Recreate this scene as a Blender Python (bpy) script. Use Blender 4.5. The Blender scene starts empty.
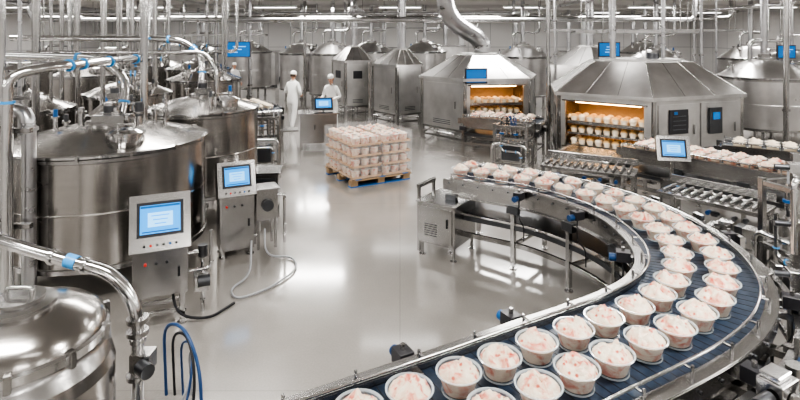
import bpy, math, random
from mathutils import Vector, Matrix, noise
random.seed(7)
PI=math.pi
scene=bpy.context.scene

# ---------------------------------------------------------------- materials
def newmat(name):
    m=bpy.data.materials.new(name); m.use_nodes=True
    nt=m.node_tree; b=nt.nodes['Principled BSDF']
    return m,nt,b
def simple(name,col,rough=0.5,metal=0.0,emis=None,es=0,alpha=1.0,coat=0):
    m,nt,b=newmat(name)
    b.inputs['Base Color'].default_value=(*col,1); b.inputs['Roughness'].default_value=rough
    b.inputs['Metallic'].default_value=metal; b.inputs['Alpha'].default_value=alpha
    if coat: b.inputs['Coat Weight'].default_value=coat
    if emis: b.inputs['Emission Color'].default_value=(*emis,1); b.inputs['Emission Strength'].default_value=es
    return m
def steel(name,col,r0,r1,aniso=0.0,scale=(1.5,1.5,4)):
    m,nt,b=newmat(name); N=nt.nodes; L=nt.links
    tc=N.new('ShaderNodeTexCoord'); mp=N.new('ShaderNodeMapping'); mp.inputs['Scale'].default_value=scale
    ns=N.new('ShaderNodeTexNoise'); ns.inputs['Scale'].default_value=2.0; ns.inputs['Detail'].default_value=4
    L.new(tc.outputs['Object'],mp.inputs[0]); L.new(mp.outputs[0],ns.inputs['Vector'])
    mr=N.new('ShaderNodeMapRange'); mr.inputs['To Min'].default_value=r0; mr.inputs['To Max'].default_value=r1
    L.new(ns.outputs['Fac'],mr.inputs['Value']); L.new(mr.outputs[0],b.inputs['Roughness'])
    cr=N.new('ShaderNodeValToRGB'); e=cr.color_ramp.elements
    e[0].position=.3; e[1].position=.7
    e[0].color=(*[c*.84 for c in col],1); e[1].color=(*[min(1,c*1.12) for c in col],1)
    n2=N.new('ShaderNodeTexNoise'); n2.inputs['Scale'].default_value=2.2; n2.inputs['Detail'].default_value=6
    L.new(tc.outputs['Object'],n2.inputs['Vector'])
    L.new(n2.outputs['Fac'],cr.inputs[0]); L.new(cr.outputs[0],b.inputs['Base Color'])
    b.inputs['Metallic'].default_value=1
    if aniso:
        b.inputs['Anisotropic'].default_value=aniso
        cx=N.new('ShaderNodeCombineXYZ'); cx.inputs[0].default_value=.003; cx.inputs[1].default_value=.002; cx.inputs[2].default_value=1
        L.new(cx.outputs[0],b.inputs['Tangent'])
    return m
STEEL=steel('stainless_steel',(.41,.405,.40),.18,.30)
TANK=steel('brushed_tank_steel',(.40,.385,.37),.15,.26,.6,(1,1,60))
PANELST=steel('brushed_oven_panel',(.58,.575,.57),.28,.38,.3)
ROOFST=steel('oven_hood_steel',(.56,.55,.545),.24,.36,.3)
BRIGHT=steel('polished_steel',(.60,.60,.60),.08,.2)
DARKST=steel('dark_steel',(.13,.135,.145),.3,.45)
DUCT=steel('galvanised_duct',(.48,.48,.49),.22,.36)
BLACK=simple('black_rubber',(.015,.016,.02),.5)
BLUEP=simple('blue_plastic',(.02,.13,.36),.35)
BLUEBAND=simple('blue_tape',(.05,.28,.6),.4)
HOSEB=simple('blue_hose',(.015,.06,.17),.35)
GREYH=simple('grey_hose',(.35,.36,.38),.4)
WOOD=simple('pallet_wood',(.36,.25,.15),.7)
CARD=simple('tray_card',(.50,.30,.15),.7)
WHITEP=simple('white_paint',(.78,.79,.8),.45)
SCRB=simple('screen_blue',(.02,.15,.4),.2,emis=(.04,.40,.95),es=1.1)
SCRL=simple('screen_ui_light',(.3,.6,.9),.2,emis=(.14,.52,1),es=1.0)
SCRD=simple('screen_ui_dark',(.01,.05,.15),.2,emis=(.02,.2,.55),es=.7)
BEZ=simple('screen_bezel',(.03,.03,.035),.3)
RED=simple('red_button',(.6,.03,.02),.35)
LAMP=simple('lamp_emitter',(1,1,1),.5,emis=(1,.98,.95),es=9)
WARM=simple('warm_lamp',(1,.8,.5),.5,emis=(1,.58,.26),es=16)
CAGE=simple('oven_interior_lining',(.20,.13,.07),.6)
BREAD=simple('baked_cone_goods',(.66,.42,.18),.6)
def belt_mat():
    m,nt,b=newmat('blue_belt'); N=nt.nodes;L=nt.links
    tc=N.new('ShaderNodeTexCoord'); ns=N.new('ShaderNodeTexNoise'); ns.inputs['Scale'].default_value=14
    L.new(tc.outputs['Object'],ns.inputs['Vector'])
    cr=N.new('ShaderNodeValToRGB'); e=cr.color_ramp.elements
    e[0].position=.35;e[0].color=(.016,.030,.055,1); e[1].position=.7;e[1].color=(.036,.058,.095,1)
    L.new(ns.outputs['Fac'],cr.inputs[0]); L.new(cr.outputs[0],b.inputs['Base Color'])
    b.inputs['Roughness'].default_value=.36
    return m
BELT=belt_mat()
def cream_mat():
    m,nt,b=newmat('strawberry_ice_cream'); N=nt.nodes;L=nt.links
    tc=N.new('ShaderNodeTexCoord')
    ns=N.new('ShaderNodeTexNoise'); ns.inputs['Scale'].default_value=12; ns.inputs['Detail'].default_value=5; ns.inputs['Distortion'].default_value=1.0
    L.new(tc.outputs['Object'],ns.inputs['Vector'])
    cr=N.new('ShaderNodeValToRGB'); cr.color_ramp.elements[0].position=.42; cr.color_ramp.elements[0].color=(.86,.76,.62,1)
    cr.color_ramp.elements[1].position=.72; cr.color_ramp.elements[1].color=(.58,.09,.06,1)
    e=cr.color_ramp.elements.new(.53); e.color=(.85,.64,.49,1)
    e=cr.color_ramp.elements.new(.61); e.color=(.78,.36,.27,1)
    L.new(ns.outputs['Fac'],cr.inputs[0])
    vo=N.new('ShaderNodeTexVoronoi'); vo.inputs['Scale'].default_value=19
    L.new(tc.outputs['Object'],vo.inputs['Vector'])
    c2=N.new('ShaderNodeValToRGB'); c2.color_ramp.elements[0].position=.13;c2.color_ramp.elements[0].color=(1,1,1,1)
    c2.color_ramp.elements[1].position=.24;c2.color_ramp.elements[1].color=(0,0,0,1)
    L.new(vo.outputs['Distance'],c2.inputs[0])
    mx=N.new('ShaderNodeMix'); mx.data_type='RGBA'
    L.new(c2.outputs[0],mx.inputs['Factor']); L.new(cr.outputs[0],mx.inputs['A']); mx.inputs['B'].default_value=(.64,.17,.11,1)
    L.new(mx.outputs['Result'],b.inputs['Base Color'])
    b.inputs['Roughness'].default_value=.30
    bp=N.new('ShaderNodeBump'); bp.inputs['Strength'].default_value=.9; bp.inputs['Distance'].default_value=.014
    n3=N.new('ShaderNodeTexNoise'); n3.inputs['Scale'].default_value=34; n3.inputs['Detail'].default_value=4
    L.new(tc.outputs['Object'],n3.inputs['Vector']); L.new(n3.outputs['Fac'],bp.inputs['Height']); L.new(bp.outputs[0],b.inputs['Normal'])
    return m
CREAM=cream_mat()
def cupside():
    m,nt,b=newmat('cream_through_cup'); N=nt.nodes;L=nt.links
    tc=N.new('ShaderNodeTexCoord')
    ns=N.new('ShaderNodeTexNoise'); ns.inputs['Scale'].default_value=14; ns.inputs['Detail'].default_value=4; ns.inputs['Distortion'].default_value=.6
    L.new(tc.outputs['Object'],ns.inputs['Vector'])
    cr=N.new('ShaderNodeValToRGB'); cr.color_ramp.elements[0].position=.46; cr.color_ramp.elements[0].color=(.76,.63,.50,1)
    cr.color_ramp.elements[1].position=.68; cr.color_ramp.elements[1].color=(.62,.20,.13,1)
    L.new(ns.outputs['Fac'],cr.inputs[0]); L.new(cr.outputs[0],b.inputs['Base Color']); b.inputs['Roughness'].default_value=.4
    return m
CUPIN=cupside()
CUPCLR=simple('clear_plastic',(.75,.85,.90),.05,alpha=.16,coat=.8)
CUPRIM=simple('clear_plastic_rim',(.80,.87,.90),.08,alpha=.45,coat=.6)
WHCREAM=simple('vanilla_cream',(.86,.74,.58),.5)
FILM=simple('stretch_film',(.9,.93,.95),.08,alpha=.10,coat=.5)

# ---------------------------------------------------------------- mesh builder
class MB:
    def __init__(s): s.v=[];s.f=[];s.m=[];s.sm=[];s.mats=[];s.M=Matrix.Identity(4)
    def mi(s,mat):
        if mat not in s.mats: s.mats.append(mat)
        return s.mats.index(mat)
    def add(s,vs,fs,mat,smooth=False):
        o=len(s.v); i=s.mi(mat)
        for p in vs: s.v.append(tuple(s.M@Vector(p)))
        for f in fs: s.f.append(tuple(a+o for a in f)); s.m.append(i); s.sm.append(smooth)
    def box(s,c,size,mat,rz=0,rx=0,ry=0):
        R=Matrix.Translation(c)@Matrix.Rotation(rz,4,'Z')@Matrix.Rotation(ry,4,'Y')@Matrix.Rotation(rx,4,'X')
        x,y,z=[a/2 for a in size]
        vs=[R@Vector(p) for p in ((-x,-y,-z),(x,-y,-z),(x,y,-z),(-x,y,-z),(-x,-y,z),(x,-y,z),(x,y,z),(-x,y,z))]
        s.add(vs,[(3,2,1,0),(4,5,6,7),(0,1,5,4),(1,2,6,5),(2,3,7,6),(3,0,4,7)],mat)
    def lathe(s,prof,mat,c=(0,0,0),n=32,smooth=False,cap0=True,cap1=True):
        def ring(r,z): return [(c[0]+r*math.cos(2*PI*k/n),c[1]+r*math.sin(2*PI*k/n),c[2]+z) for k in range(n)]
        if smooth:
            vs=[]; fs=[]
            for r,z in prof: vs+=ring(r,z)
            for j in range(len(prof)-1):
                for k in range(n): fs.append((j*n+k,j*n+(k+1)%n,(j+1)*n+(k+1)%n,(j+1)*n+k))
            s.add(vs,fs,mat,True)
        else:
            for j in range(len(prof)-1):
                vs=ring(*prof[j])+ring(*prof[j+1])
                s.add(vs,[(k,(k+1)%n,n+(k+1)%n,n+k) for k in range(n)],mat,True)
        if cap0 and prof[0][0]>1e-4: s.add(ring(*prof[0]),[tuple(range(n-1,-1,-1))],mat)
        if cap1 and prof[-1][0]>1e-4: s.add(ring(*prof[-1]),[tuple(range(n))],mat)
    def cyl(s,p0,p1,r,mat,n=12,r1=None,cap=True):
        s.tube([p0,p1],r,mat,n,cap=cap,r1=r1)
    def tube(s,pts,r,mat,n=10,cap=True,r1=None,rad=None):
        P=[Vector(p) for p in pts]; N=len(P)
        T=[]
        for i in range(N):
            a=P[max(0,i-1)];b=P[min(N-1,i+1)]; t=(b-a)
            T.append(t.normalized() if t.length>1e-9 else Vector((0,0,1)))
        u=T[0].orthogonal().normalized()
        vs=[];fs=[];rings=[]
        for i in range(N):
            u=(u-T[i]*u.dot(T[i])).normalized(); w=T[i].cross(u)
            rr=rad[i] if rad else (r if r1 is None else r+(r1-r)*i/(N-1))
            rg=[P[i]+rr*(math.cos(2*PI*k/n)*u+math.sin(2*PI*k/n)*w) for k in range(n)]
            rings.append(rg); vs+=rg
        for j in range(N-1):
            for k in range(n): fs.append((j*n+k,j*n+(k+1)%n,(j+1)*n+(k+1)%n,(j+1)*n+k))
        s.add(vs,fs,mat,True)
        if cap:
            s.add(rings[0],[tuple(range(n-1,-1,-1))],mat); s.add(rings[-1],[tuple(range(n))],mat)
    def pipe(s,pts,r,mat,n=10,br=None,bands=None,flange=True):
        br=br or r*3
        q=bend(pts,br); s.tube(q,r,mat,n)
        if flange:
            for i in range(1,len(pts)-1):
                a=Vector(pts[i]);
                for o in (pts[i-1],pts[i+1]):
                    d=(Vector(o)-a)
                    if d.length>br*1.6:
                        d.normalize(); c=a+d*br*1.05
                        s.cyl(c-d*r*.25,c+d*r*.25,r*1.3,bands or mat,n)
    def prism(s,poly,z0,z1,mat,cap=True):
        n=len(poly)
        vs=[(x,y,z0) for x,y in poly]+[(x,y,z1) for x,y in poly]
        fs=[(k,(k+1)%n,n+(k+1)%n,n+k) for k in range(n)]
        if cap: fs+= [tuple(range(n-1,-1,-1)),tuple(range(n,2*n))]
        s.add(vs,fs,mat)
    def loft(s,pa,za,pb,zb,mat,cap=True):
        n=len(pa)
        vs=[(x,y,za) for x,y in pa]+[(x,y,zb) for x,y in pb]
        fs=[(k,(k+1)%n,n+(k+1)%n,n+k) for k in range(n)]
        if cap: fs.append(tuple(range(n,2*n)))
        s.add(vs,fs,mat)
    def build(s,name,bevel=0.0,coll=None):
        xs=[p[0] for p in s.v]; ys=[p[1] for p in s.v]; zs=[p[2] for p in s.v]
        o=Vector(((min(xs)+max(xs))/2,(min(ys)+max(ys))/2,min(zs)))
        me=bpy.data.meshes.new(name+'_mesh')
        me.from_pydata([tuple(Vector(p)-o) for p in s.v],[],s.f)
        for m in s.mats: me.materials.append(m)
        me.polygons.foreach_set('material_index',s.m); me.polygons.foreach_set('use_smooth',s.sm)
        me.update()
        ob=bpy.data.objects.new(name,me); ob.location=o; scene.collection.objects.link(ob)
        if bevel:
            b=ob.modifiers.new('edge','BEVEL'); b.width=bevel; b.segments=1; b.limit_method='ANGLE'; b.angle_limit=math.radians(55)
        return ob
def bend(pts,r,n=6):
    P=[Vector(p) for p in pts]; out=[P[0]]
    for i in range(1,len(P)-1):
        a=P[i-1]-P[i]; b=P[i+1]-P[i]
        rr=min(r,a.length*.49,b.length*.49)
        a.normalize(); b.normalize()
        s0=P[i]+a*rr; s1=P[i]+b*rr
        for k in range(n+1):
            t=k/n; out.append((1-t)**2*s0+2*t*(1-t)*P[i]+t*t*s1)
    out.append(P[-1]); return out
def place(x,y,z=0,rz=0): return Matrix.Translation((x,y,z))@Matrix.Rotation(rz,4,'Z')

# ---------------------------------------------------------------- camera
cam=bpy.data.cameras.new('camera'); co=bpy.data.objects.new('camera',cam); scene.collection.objects.link(co)
co.location=(0,0,3.0); co.rotation_euler=(PI/2,0,0); cam.lens=24; cam.sensor_width=36; cam.shift_y=-0.206; cam.clip_start=.05; cam.clip_end=200
scene.camera=co

# ---------------------------------------------------------------- room
XL,XR,YF,YB,ZC=-20,20,-7,36,4.5
ZT=ZC-.02
def floor_mat():
    m,nt,b=newmat('epoxy_floor'); N=nt.nodes;L=nt.links
    tc=N.new('ShaderNodeTexCoord')
    n1=N.new('ShaderNodeTexNoise'); n1.inputs['Scale'].default_value=.6; n1.inputs['Detail'].default_value=8
    n2=N.new('ShaderNodeTexNoise'); n2.inputs['Scale'].default_value=60; n2.inputs['Detail'].default_value=3
    L.new(tc.outputs['Object'],n1.inputs['Vector']); L.new(tc.outputs['Object'],n2.inputs['Vector'])
    cr=N.new('ShaderNodeValToRGB'); e=cr.color_ramp.elements
    e[0].position=.3;e[0].color=(.29,.275,.255,1);e[1].position=.7;e[1].color=(.40,.38,.355,1)
    L.new(n1.outputs['Fac'],cr.inputs[0])
    mx=N.new('ShaderNodeMix'); mx.data_type='RGBA'; mx.blend_type='MULTIPLY'; mx.inputs['Factor'].default_value=.25
    L.new(cr.outputs[0],mx.inputs['A']); L.new(n2.outputs['Fac'],mx.inputs['B'])
    br=N.new('ShaderNodeTexBrick'); br.inputs['Scale'].default_value=1; br.inputs['Brick Width'].default_value=5; br.inputs['Row Height'].default_value=5
    br.offset=0; br.inputs['Mortar Size'].default_value=.006; br.inputs['Color1'].default_value=(1,1,1,1);br.inputs['Color2'].default_value=(1,1,1,1); br.inputs['Mortar'].default_value=(.84,.84,.84,1)
    L.new(tc.outputs['Object'],br.inputs['Vector'])
    m2=N.new('ShaderNodeMix'); m2.data_type='RGBA'; m2.blend_type='MULTIPLY'; m2.inputs['Factor'].default_value=1
    L.new(mx.outputs['Result'],m2.inputs['A']); L.new(br.outputs['Color'],m2.inputs['B'])
    L.new(m2.outputs['Result'],b.inputs['Base Color'])
    mr=N.new('ShaderNodeMapRange'); mr.inputs['From Min'].default_value=.3; mr.inputs['From Max'].default_value=.7; mr.inputs['To Min'].default_value=.10; mr.inputs['To Max'].default_value=.22
    L.new(n1.outputs['Fac'],mr.inputs['Value']); L.new(mr.outputs[0],b.inputs['Roughness'])
    b.inputs['IOR'].default_value=1.55
    b.inputs['Coat Weight'].default_value=.8; b.inputs['Coat Roughness'].default_value=.10
    return m
def wall_mat():
    m,nt,b=newmat('insulated_wall_panel'); N=nt.nodes;L=nt.links
    tc=N.new('ShaderNodeTexCoord'); sp=N.new('ShaderNodeSeparateXYZ'); cb=N.new('ShaderNodeCombineXYZ'); ad=N.new('ShaderNodeMath')
    L.new(tc.outputs['Object'],sp.inputs[0]); L.new(sp.outputs[0],ad.inputs[0]); L.new(sp.outputs[1],ad.inputs[1])
    L.new(ad.outputs[0],cb.inputs[0]); L.new(sp.outputs[2],cb.inputs[1])
    br=N.new('ShaderNodeTexBrick'); br.offset=0; br.inputs['Scale'].default_value=1; br.inputs['Brick Width'].default_value=1.5; br.inputs['Row Height'].default_value=2.2
    br.inputs['Mortar Size'].default_value=.02; br.inputs['Color1'].default_value=(.68,.67,.66,1);br.inputs['Color2'].default_value=(.62,.61,.61,1); br.inputs['Mortar'].default_value=(.38,.38,.39,1)
    L.new(cb.outputs[0],br.inputs['Vector']); L.new(br.outputs['Color'],b.inputs['Base Color']); b.inputs['Roughness'].default_value=.5
    return m
FLOORM=floor_mat(); WALLM=wall_mat()
CEILM=simple('ceiling_paint',(.55,.54,.53),.7)
def slab(name,c,size,mat):
    b=MB(); b.box(c,size,mat); return b.build(name)
slab('floor',((XL+XR)/2,(YF+YB)/2,-.1),(XR-XL,YB-YF,.2),FLOORM)
slab('ceiling',((XL+XR)/2,(YF+YB)/2,ZC+.1),(XR-XL,YB-YF,.2),CEILM)
slab('wall_back',((XL+XR)/2,YB+.1,ZC/2),(XR-XL+.4,.2,ZC),WALLM)
slab('wall_front',((XL+XR)/2,YF-.1,ZC/2),(XR-XL+.4,.2,ZC),WALLM)
slab('wall_left',(XL-.1,(YF+YB)/2,ZC/2),(.2,YB-YF,ZC),WALLM)
slab('wall_right',(XR+.1,(YF+YB)/2,ZC/2),(.2,YB-YF,ZC),WALLM)
slab('baseboard_back',((XL+XR)/2,YB-.03,.1),(XR-XL,.06,.2),DARKST)
for i,y in enumerate((10.2,15.2,20.8,26.2,31.6)):
    slab('trim_%d'%(i+1),(0,y,ZC-.08),(XR-XL,.14,.16),CEILM)
for x in (-16.5,-11,-5.5,0,5.5,11,16.5):
    for y in (-4,1.5,7,12.5,18,23.5,29,34):
        b=MB(); b.box((x,y,ZC-.24),(1.9,.26,.08),WHITEP); b.box((x,y,ZC-.285),(1.8,.2,.01),LAMP)
        for dx in (-.7,.7): b.cyl((x+dx,y,ZC-.2),(x+dx,y,ZC-.0),.012,STEEL,6)
        b.build('ceiling_lamp')
for x in (-15,-9,-3,3,9,15):
    for y in (-3.5,3,9.5,16,22.5,29.5):
        l=bpy.data.lights.new('ceiling_light','AREA'); l.shape='RECTANGLE'; l.size=2.6; l.size_y=.5; l.energy=190; l.color=(1,.97,.93)
        o=bpy.data.objects.new('ceiling_light',l); o.location=(x,y,ZC-.3); scene.collection.objects.link(o)
w=bpy.data.worlds.new('world'); scene.world=w; w.use_nodes=True; w.node_tree.nodes['Background'].inputs[0].default_value=(.8,.85,.9,1); w.node_tree.nodes['Background'].inputs[1].default_value=.3

# ---------------------------------------------------------------- tubs
def tub(mb,x,y,z,R=.135,h=.13,n=24,rings=7,seed=0,top=None,clear=True,mound=.05):
    top=top or CREAM
    if clear:
        mb.lathe([(R*.74,0),(R*.95,h*.93)],CUPCLR,(x,y,z),n,cap1=False)
        mb.lathe([(R*.95,h*.93),(R*1.05,h*.94),(R*1.05,h*1.0),(R*.97,h)],CUPRIM,(x,y,z),n,cap0=False,cap1=False)
        mb.lathe([(R*.74,.0),(R*.78,.0),(R*.78,.012)],CUPRIM,(x,y,z),n,cap0=False,cap1=False)
        mb.lathe([(R*.66,.008),(R*.80,h*.55),(R*.885,h*.86)],CUPIN,(x,y,z),n,smooth=True,cap1=False)
    else:
        mb.lathe([(R*.76,0),(R*.97,h*.93)],CUPIN if top is CREAM else WHCREAM,(x,y,z),n,cap1=False)
        mb.lathe([(R*.97,h*.93),(R*1.05,h*.95),(R*1.05,h)],WHITEP,(x,y,z),n,cap0=False,cap1=False)
    vs=[];fs=[]
    sx=seed*3.7
    for j in range(rings+1):
        rr=j/rings
        for k in range(n):
            a=2*PI*k/n
            px=rr*math.cos(a);py=rr*math.sin(a)
            hh=mound*(1-rr**2.6)+mound*.8*noise.noise((px*1.9+sx,py*1.9,seed*1.3))*(1-rr**6)+mound*.5*noise.noise((px*4.5+sx,py*4.5,seed))*(1-rr**8)+mound*.22*noise.noise((px*10+sx,py*10,seed))*(1-rr**8)
            vs.append((x+px*R*.91,y+py*R*.91,z+h*.84+max(hh,-.01)))
    for j in range(rings):
        for k in range(n): fs.append((j*n+k,(j+1)*n+k,(j+1)*n+(k+1)%n,j*n+(k+1)%n))
    mb.add(vs,fs,top,True)

# ---------------------------------------------------------------- curved conveyor
ctrl=[(.95,7.70),(1.33,7.45),(1.87,7.08),(2.27,6.60),(2.52,6.15),(2.65,5.70),(2.67,5.22),(2.61,4.75),(2.45,4.33),(2.17,3.96),(1.80,3.66),(1.40,3.42),(1.0,3.2),(.44,2.88),(-.10,2.585),(-.40,2.42)]
def catmull(P,res=14):
    P=[Vector((*p,0)) for p in P]; Q=[2*P[0]-P[1]]+P+[2*P[-1]-P[-2]]; out=[]
    for i in range(1,len(Q)-2):
        for k in range(res):
            t=k/res; a,b,c,d=Q[i-1],Q[i],Q[i+1],Q[i+2]
            out.append(.5*((2*b)+(-a+c)*t+(2*a-5*b+4*c-d)*t*t+(-a+3*b-3*c+d)*t**3))
    out.append(P[-1]); return out
def resample(P,step):
    L=[0]
    for i in range(1,len(P)): L.append(L[-1]+(P[i]-P[i-1]).length)
    n=max(1,round(L[-1]/step)); out=[];j=0
    for i in range(n+1):
        s=L[-1]*i/n
        while j<len(L)-2 and L[j+1]<s: j+=1
        t=(s-L[j])/max(1e-9,L[j+1]-L[j]); out.append(P[j].lerp(P[j+1],t))
    return out
def norms(P):
    out=[]
    for i in range(len(P)):
        t=(P[min(len(P)-1,i+1)]-P[max(0,i-1)]).normalized(); out.append(Vector((-t.y,t.x,0)))
    return out
def offs(P,o):
    N=norms(P); return [p+n*o for p,n in zip(P,N)]
def sweep(mb,P,prof,mat,smooth=False):
    N=norms(P); m=len(prof); vs=[];fs=[]
    for p,n in zip(P,N):
        for o,z in prof: vs.append((p.x+n.x*o,p.y+n.y*o,z))
    for i in range(len(P)-1):
        for k in range(m):
            fs.append((i*m+k,i*m+(k+1)%m,(i+1)*m+(k+1)%m,(i+1)*m+k))
    fs.append(tuple(range(m-1,-1,-1))); fs.append(tuple(range((len(P)-1)*m,len(P)*m)))
    mb.add(vs,fs,mat,smooth)
def rect(o0,o1,z0,z1): return [(o0,z0),(o0,z1),(o1,z1),(o1,z0)]
def conveyor(name,ctrlpts,W,zb,leg_step=.9,lower=True,guide=True,belt=BELT,detail=True):
    mb=MB(); P=resample(catmull(ctrlpts) if len(ctrlpts)>2 else [Vector((*ctrlpts[0],0)),Vector((*ctrlpts[1],0))],.08)
    sweep(mb,P,rect(-W,W,zb-.02,zb),belt)
    Q=resample(P,.075); NQ=norms(Q)
    if detail:
        for q,n in zip(Q,NQ):
            a=math.atan2(n.y,n.x)
            mb.box((q.x,q.y,zb+.0005),(2*W*.98,.007,.003),BLACK,rz=a)
    for s in (-1,1):
        o=s*W
        sweep(mb,P,rect(o,o+s*.02,zb-.20,zb+.035) if s>0 else rect(o-.02,o,zb-.20,zb+.035),STEEL)
        sweep(mb,P,rect(min(o,o+s*.085),max(o,o+s*.085),zb+.035,zb+.047),STEEL)
        sweep(mb,P,rect(min(o+s*.06,o+s*.085),max(o+s*.06,o+s*.085),zb-.06,zb+.035),STEEL)
        sweep(mb,P,rect(min(o,o+s*.05),max(o,o+s*.05),zb-.215,zb-.20),STEEL)
        if guide:
            G=offs(P,o-s*.03); mb.tube([(p.x,p.y,zb+.085) for p in G],.010,BRIGHT,8)
            R=resample(offs(P,o+s*.03),.42); NR=norms(R)
            for p,n in zip(R,NR):
                mb.cyl((p.x,p.y,zb+.04),(p.x,p.y,zb+.105),.010,STEEL,8)
                q=p-n*s*.07; mb.cyl((p.x,p.y,zb+.085),(q.x,q.y,zb+.085),.008,STEEL,6)
        if detail:
            R=resample(offs(P,o+s*.088),.21)
            for p,n in zip(R,norms(R)):
                mb.cyl((p.x,p.y,zb-.01),(p.x+n.x*s*.012,p.y+n.y*s*.012,zb-.01),.012,DARKST,6)
    R=resample(P,leg_step); NR=norms(R)
    for p,n in zip(R,NR):
        a=math.atan2(n.y,n.x)
        for s in (-1,1):
            q=p+n*s*(W+.02); mb.box((q.x,q.y,(zb-.2+.05)/2),(.055,.055,zb-.25),STEEL,rz=a)
            mb.box((q.x,q.y,zb-.24),(.08,.16,.10),DARKST,rz=a)
            mb.cyl((q.x,q.y,0),(q.x,q.y,.012),.05,STEEL,10); mb.cyl((q.x,q.y,.0),(q.x,q.y,.06),.014,BRIGHT,8)
        mb.box((p.x,p.y,.30),(2*W,.04,.04),STEEL,rz=a); mb.box((p.x,p.y,zb-.26),(2*W,.05,.06),STEEL,rz=a)
    if lower:
        for s in (-1,1):
            o=s*(W+.02); sweep(mb,P,rect(o-.02,o+.02,.28,.34),STEEL)
            sweep(mb,P,rect(o-.012,o+.012,.50,.56),DARKST)
        sweep(mb,P,rect(-W*.8,W*.8,.545,.56),DARKST)
        sweep(mb,P,rect(-W,W,zb-.14,zb-.13),BELT)
    for e,d in ((0,-1),(-1,1)):
        p=P[e]; n=norms(P)[e]; t=Vector((n.y,-n.x,0))*d
        c=p+t*.03
        mb.cyl((c.x-n.x*W,c.y-n.y*W,zb-.055),(c.x+n.x*W,c.y+n.y*W,zb-.055),.052,BRIGHT,16)
        for s in (-1,1):
            q=c+n*s*(W+.015); mb.box((q.x,q.y,zb-.06),(.03,.2,.14),STEEL,rz=math.atan2(n.y,n.x))
    return mb,P
BZ=1.0; W=.42
mb,P=conveyor('curved_conveyor',ctrl,W,BZ)
NP=norms(P)
def at(fr): 
    i=int(fr*(len(P)-1)); return P[i],NP[i]
for fr,s in ((.78,-1),(.9,-1),(.42,1),(.55,1),(.68,1),(.76,1),(.82,1),(.3,-1),(.15,-1),(.5,-1),(.2,1)):
    p,n=at(fr); a=math.atan2(n.y,n.x)
    q=p+n*s*(W+.17)
    mb.box((q.x,q.y,BZ+.0),(.12,.10,.09),BEZ,rz=a); mb.cyl((q.x,q.y,BZ-.02),(q.x+n.x*s*.12,q.y+n.y*s*.12,BZ-.02),.035,HOSEB if fr!=.78 else BLUEP,12)
    q2=p+n*s*(W+.05); mb.box((q2.x,q2.y,BZ-.02),(.18,.05,.05),STEEL,rz=a)
    mb.cyl((q.x,q.y,BZ+.04),(q.x,q.y,BZ+.08),.016,STEEL,8)
    mb.tube(bend([(q.x,q.y,BZ-.04),(q.x,q.y,BZ-.3),(q2.x,q2.y,BZ-.4),(q2.x,q2.y,BZ-.6)],.08),.008,BLACK,6)
Pout=P[int(len(P)*.22):]
G=offs(Pout,W+.20)
sweep(mb,G,rect(-.025,.025,BZ-.10,BZ-.06),STEEL)
mb.tube([(p.x,p.y,BZ-.42) for p in G],.022,STEEL,10)
mb.tube([(p.x,p.y,BZ-.22) for p in G],.012,HOSEB,8)
R=resample(G,.62)
for p,n in zip(R,norms(R)):
    a=math.atan2(n.y,n.x)
    mb.box((p.x-n.x*.03,p.y-n.y*.03,(BZ-.05)/2),(.055,.055,BZ-.05),STEEL,rz=a); mb.box((p.x-n.x*.09,p.y-n.y*.09,BZ-.12),(.18,.07,.05),STEEL,rz=a)
    mb.box((p.x-n.x*.03,p.y-n.y*.03,.01),(.12,.12,.02),STEEL,rz=a)
    mb.box((p.x+n.x*.03,p.y+n.y*.03,BZ-.02),(.05,.12,.12),BRIGHT,rz=a)
    mb.cyl((p.x+n.x*.05,p.y+n.y*.05,BZ-.02),(p.x+n.x*.09,p.y+n.y*.09,BZ-.02),.022,DARKST,10)
mb.build('curved_conveyor',.003)
tb=MB(); i=0
for o in (-.155,.155):
    R=resample(offs(P,o),.300)
    for p in R[:-1]:
        i+=1; tub(tb,p.x+random.uniform(-.012,.012),p.y+random.uniform(-.012,.012),BZ+.004,R=.125,seed=i,n=32 if p.y<6 else 18,rings=10 if p.y<6 else 6,h=.115,mound=.05)
tb.build('ice_cream_tubs')

mb=MB(); mb.M=place(1.97,2.80,0,math.radians(30))
mb.box((0,0,.6),(.08,.08,1.2),STEEL); mb.box((0,0,.01),(.2,.2,.02),STEEL); mb.box((0,-.01,1.14),(.17,.13,.14),STEEL); mb.box((.0,.0,1.225),(.13,.10,.03),BRIGHT)
mb.cyl((-.10,-.02,1.14),(-.22,-.02,1.14),.035,DARKST,14); mb.cyl((.0,-.08,1.12),(.0,-.16,1.12),.045,BRIGHT,14)
mb.box((.22,0,.5),(.07,.07,1.0),STEEL); mb.box((.22,0,.01),(.16,.16,.02),STEEL); mb.box((.11,0,.9),(.3,.05,.05),STEEL); mb.box((.22,0,1.03),(.14,.14,.10),DARKST)
mb.cyl((.22,0,1.08),(.22,0,1.2),.05,STEEL,14)
mb.tube(bend([(.22,-.05,1.05),(.24,-.15,1.15),(.1,-.18,.9),(.0,-.1,.5)],.08),.012,BLACK,8)
mb.build('conveyor_clamp_stand',.005)
mb=MB(); mb.M=place(3.16,4.25,0,math.radians(-20))
mb.box((0,0,1.03),(.07,.07,2.06),STEEL); mb.box((0,0,.01),(.2,.2,.02),STEEL)
for z in (1.1,1.5,1.95): mb.box((0,-.02,z),(.13,.12,.07),BRIGHT); mb.cyl((-.06,-.04,z),(-.16,-.04,z),.022,DARKST,10)
mb.pipe([(.1,0,.0),(.1,0,1.75),(-.05,-.12,1.9),(-.05,-.12,1.3)],.025,BRIGHT,10,br=.1)
mb.build('sensor_post',.004)

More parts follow.
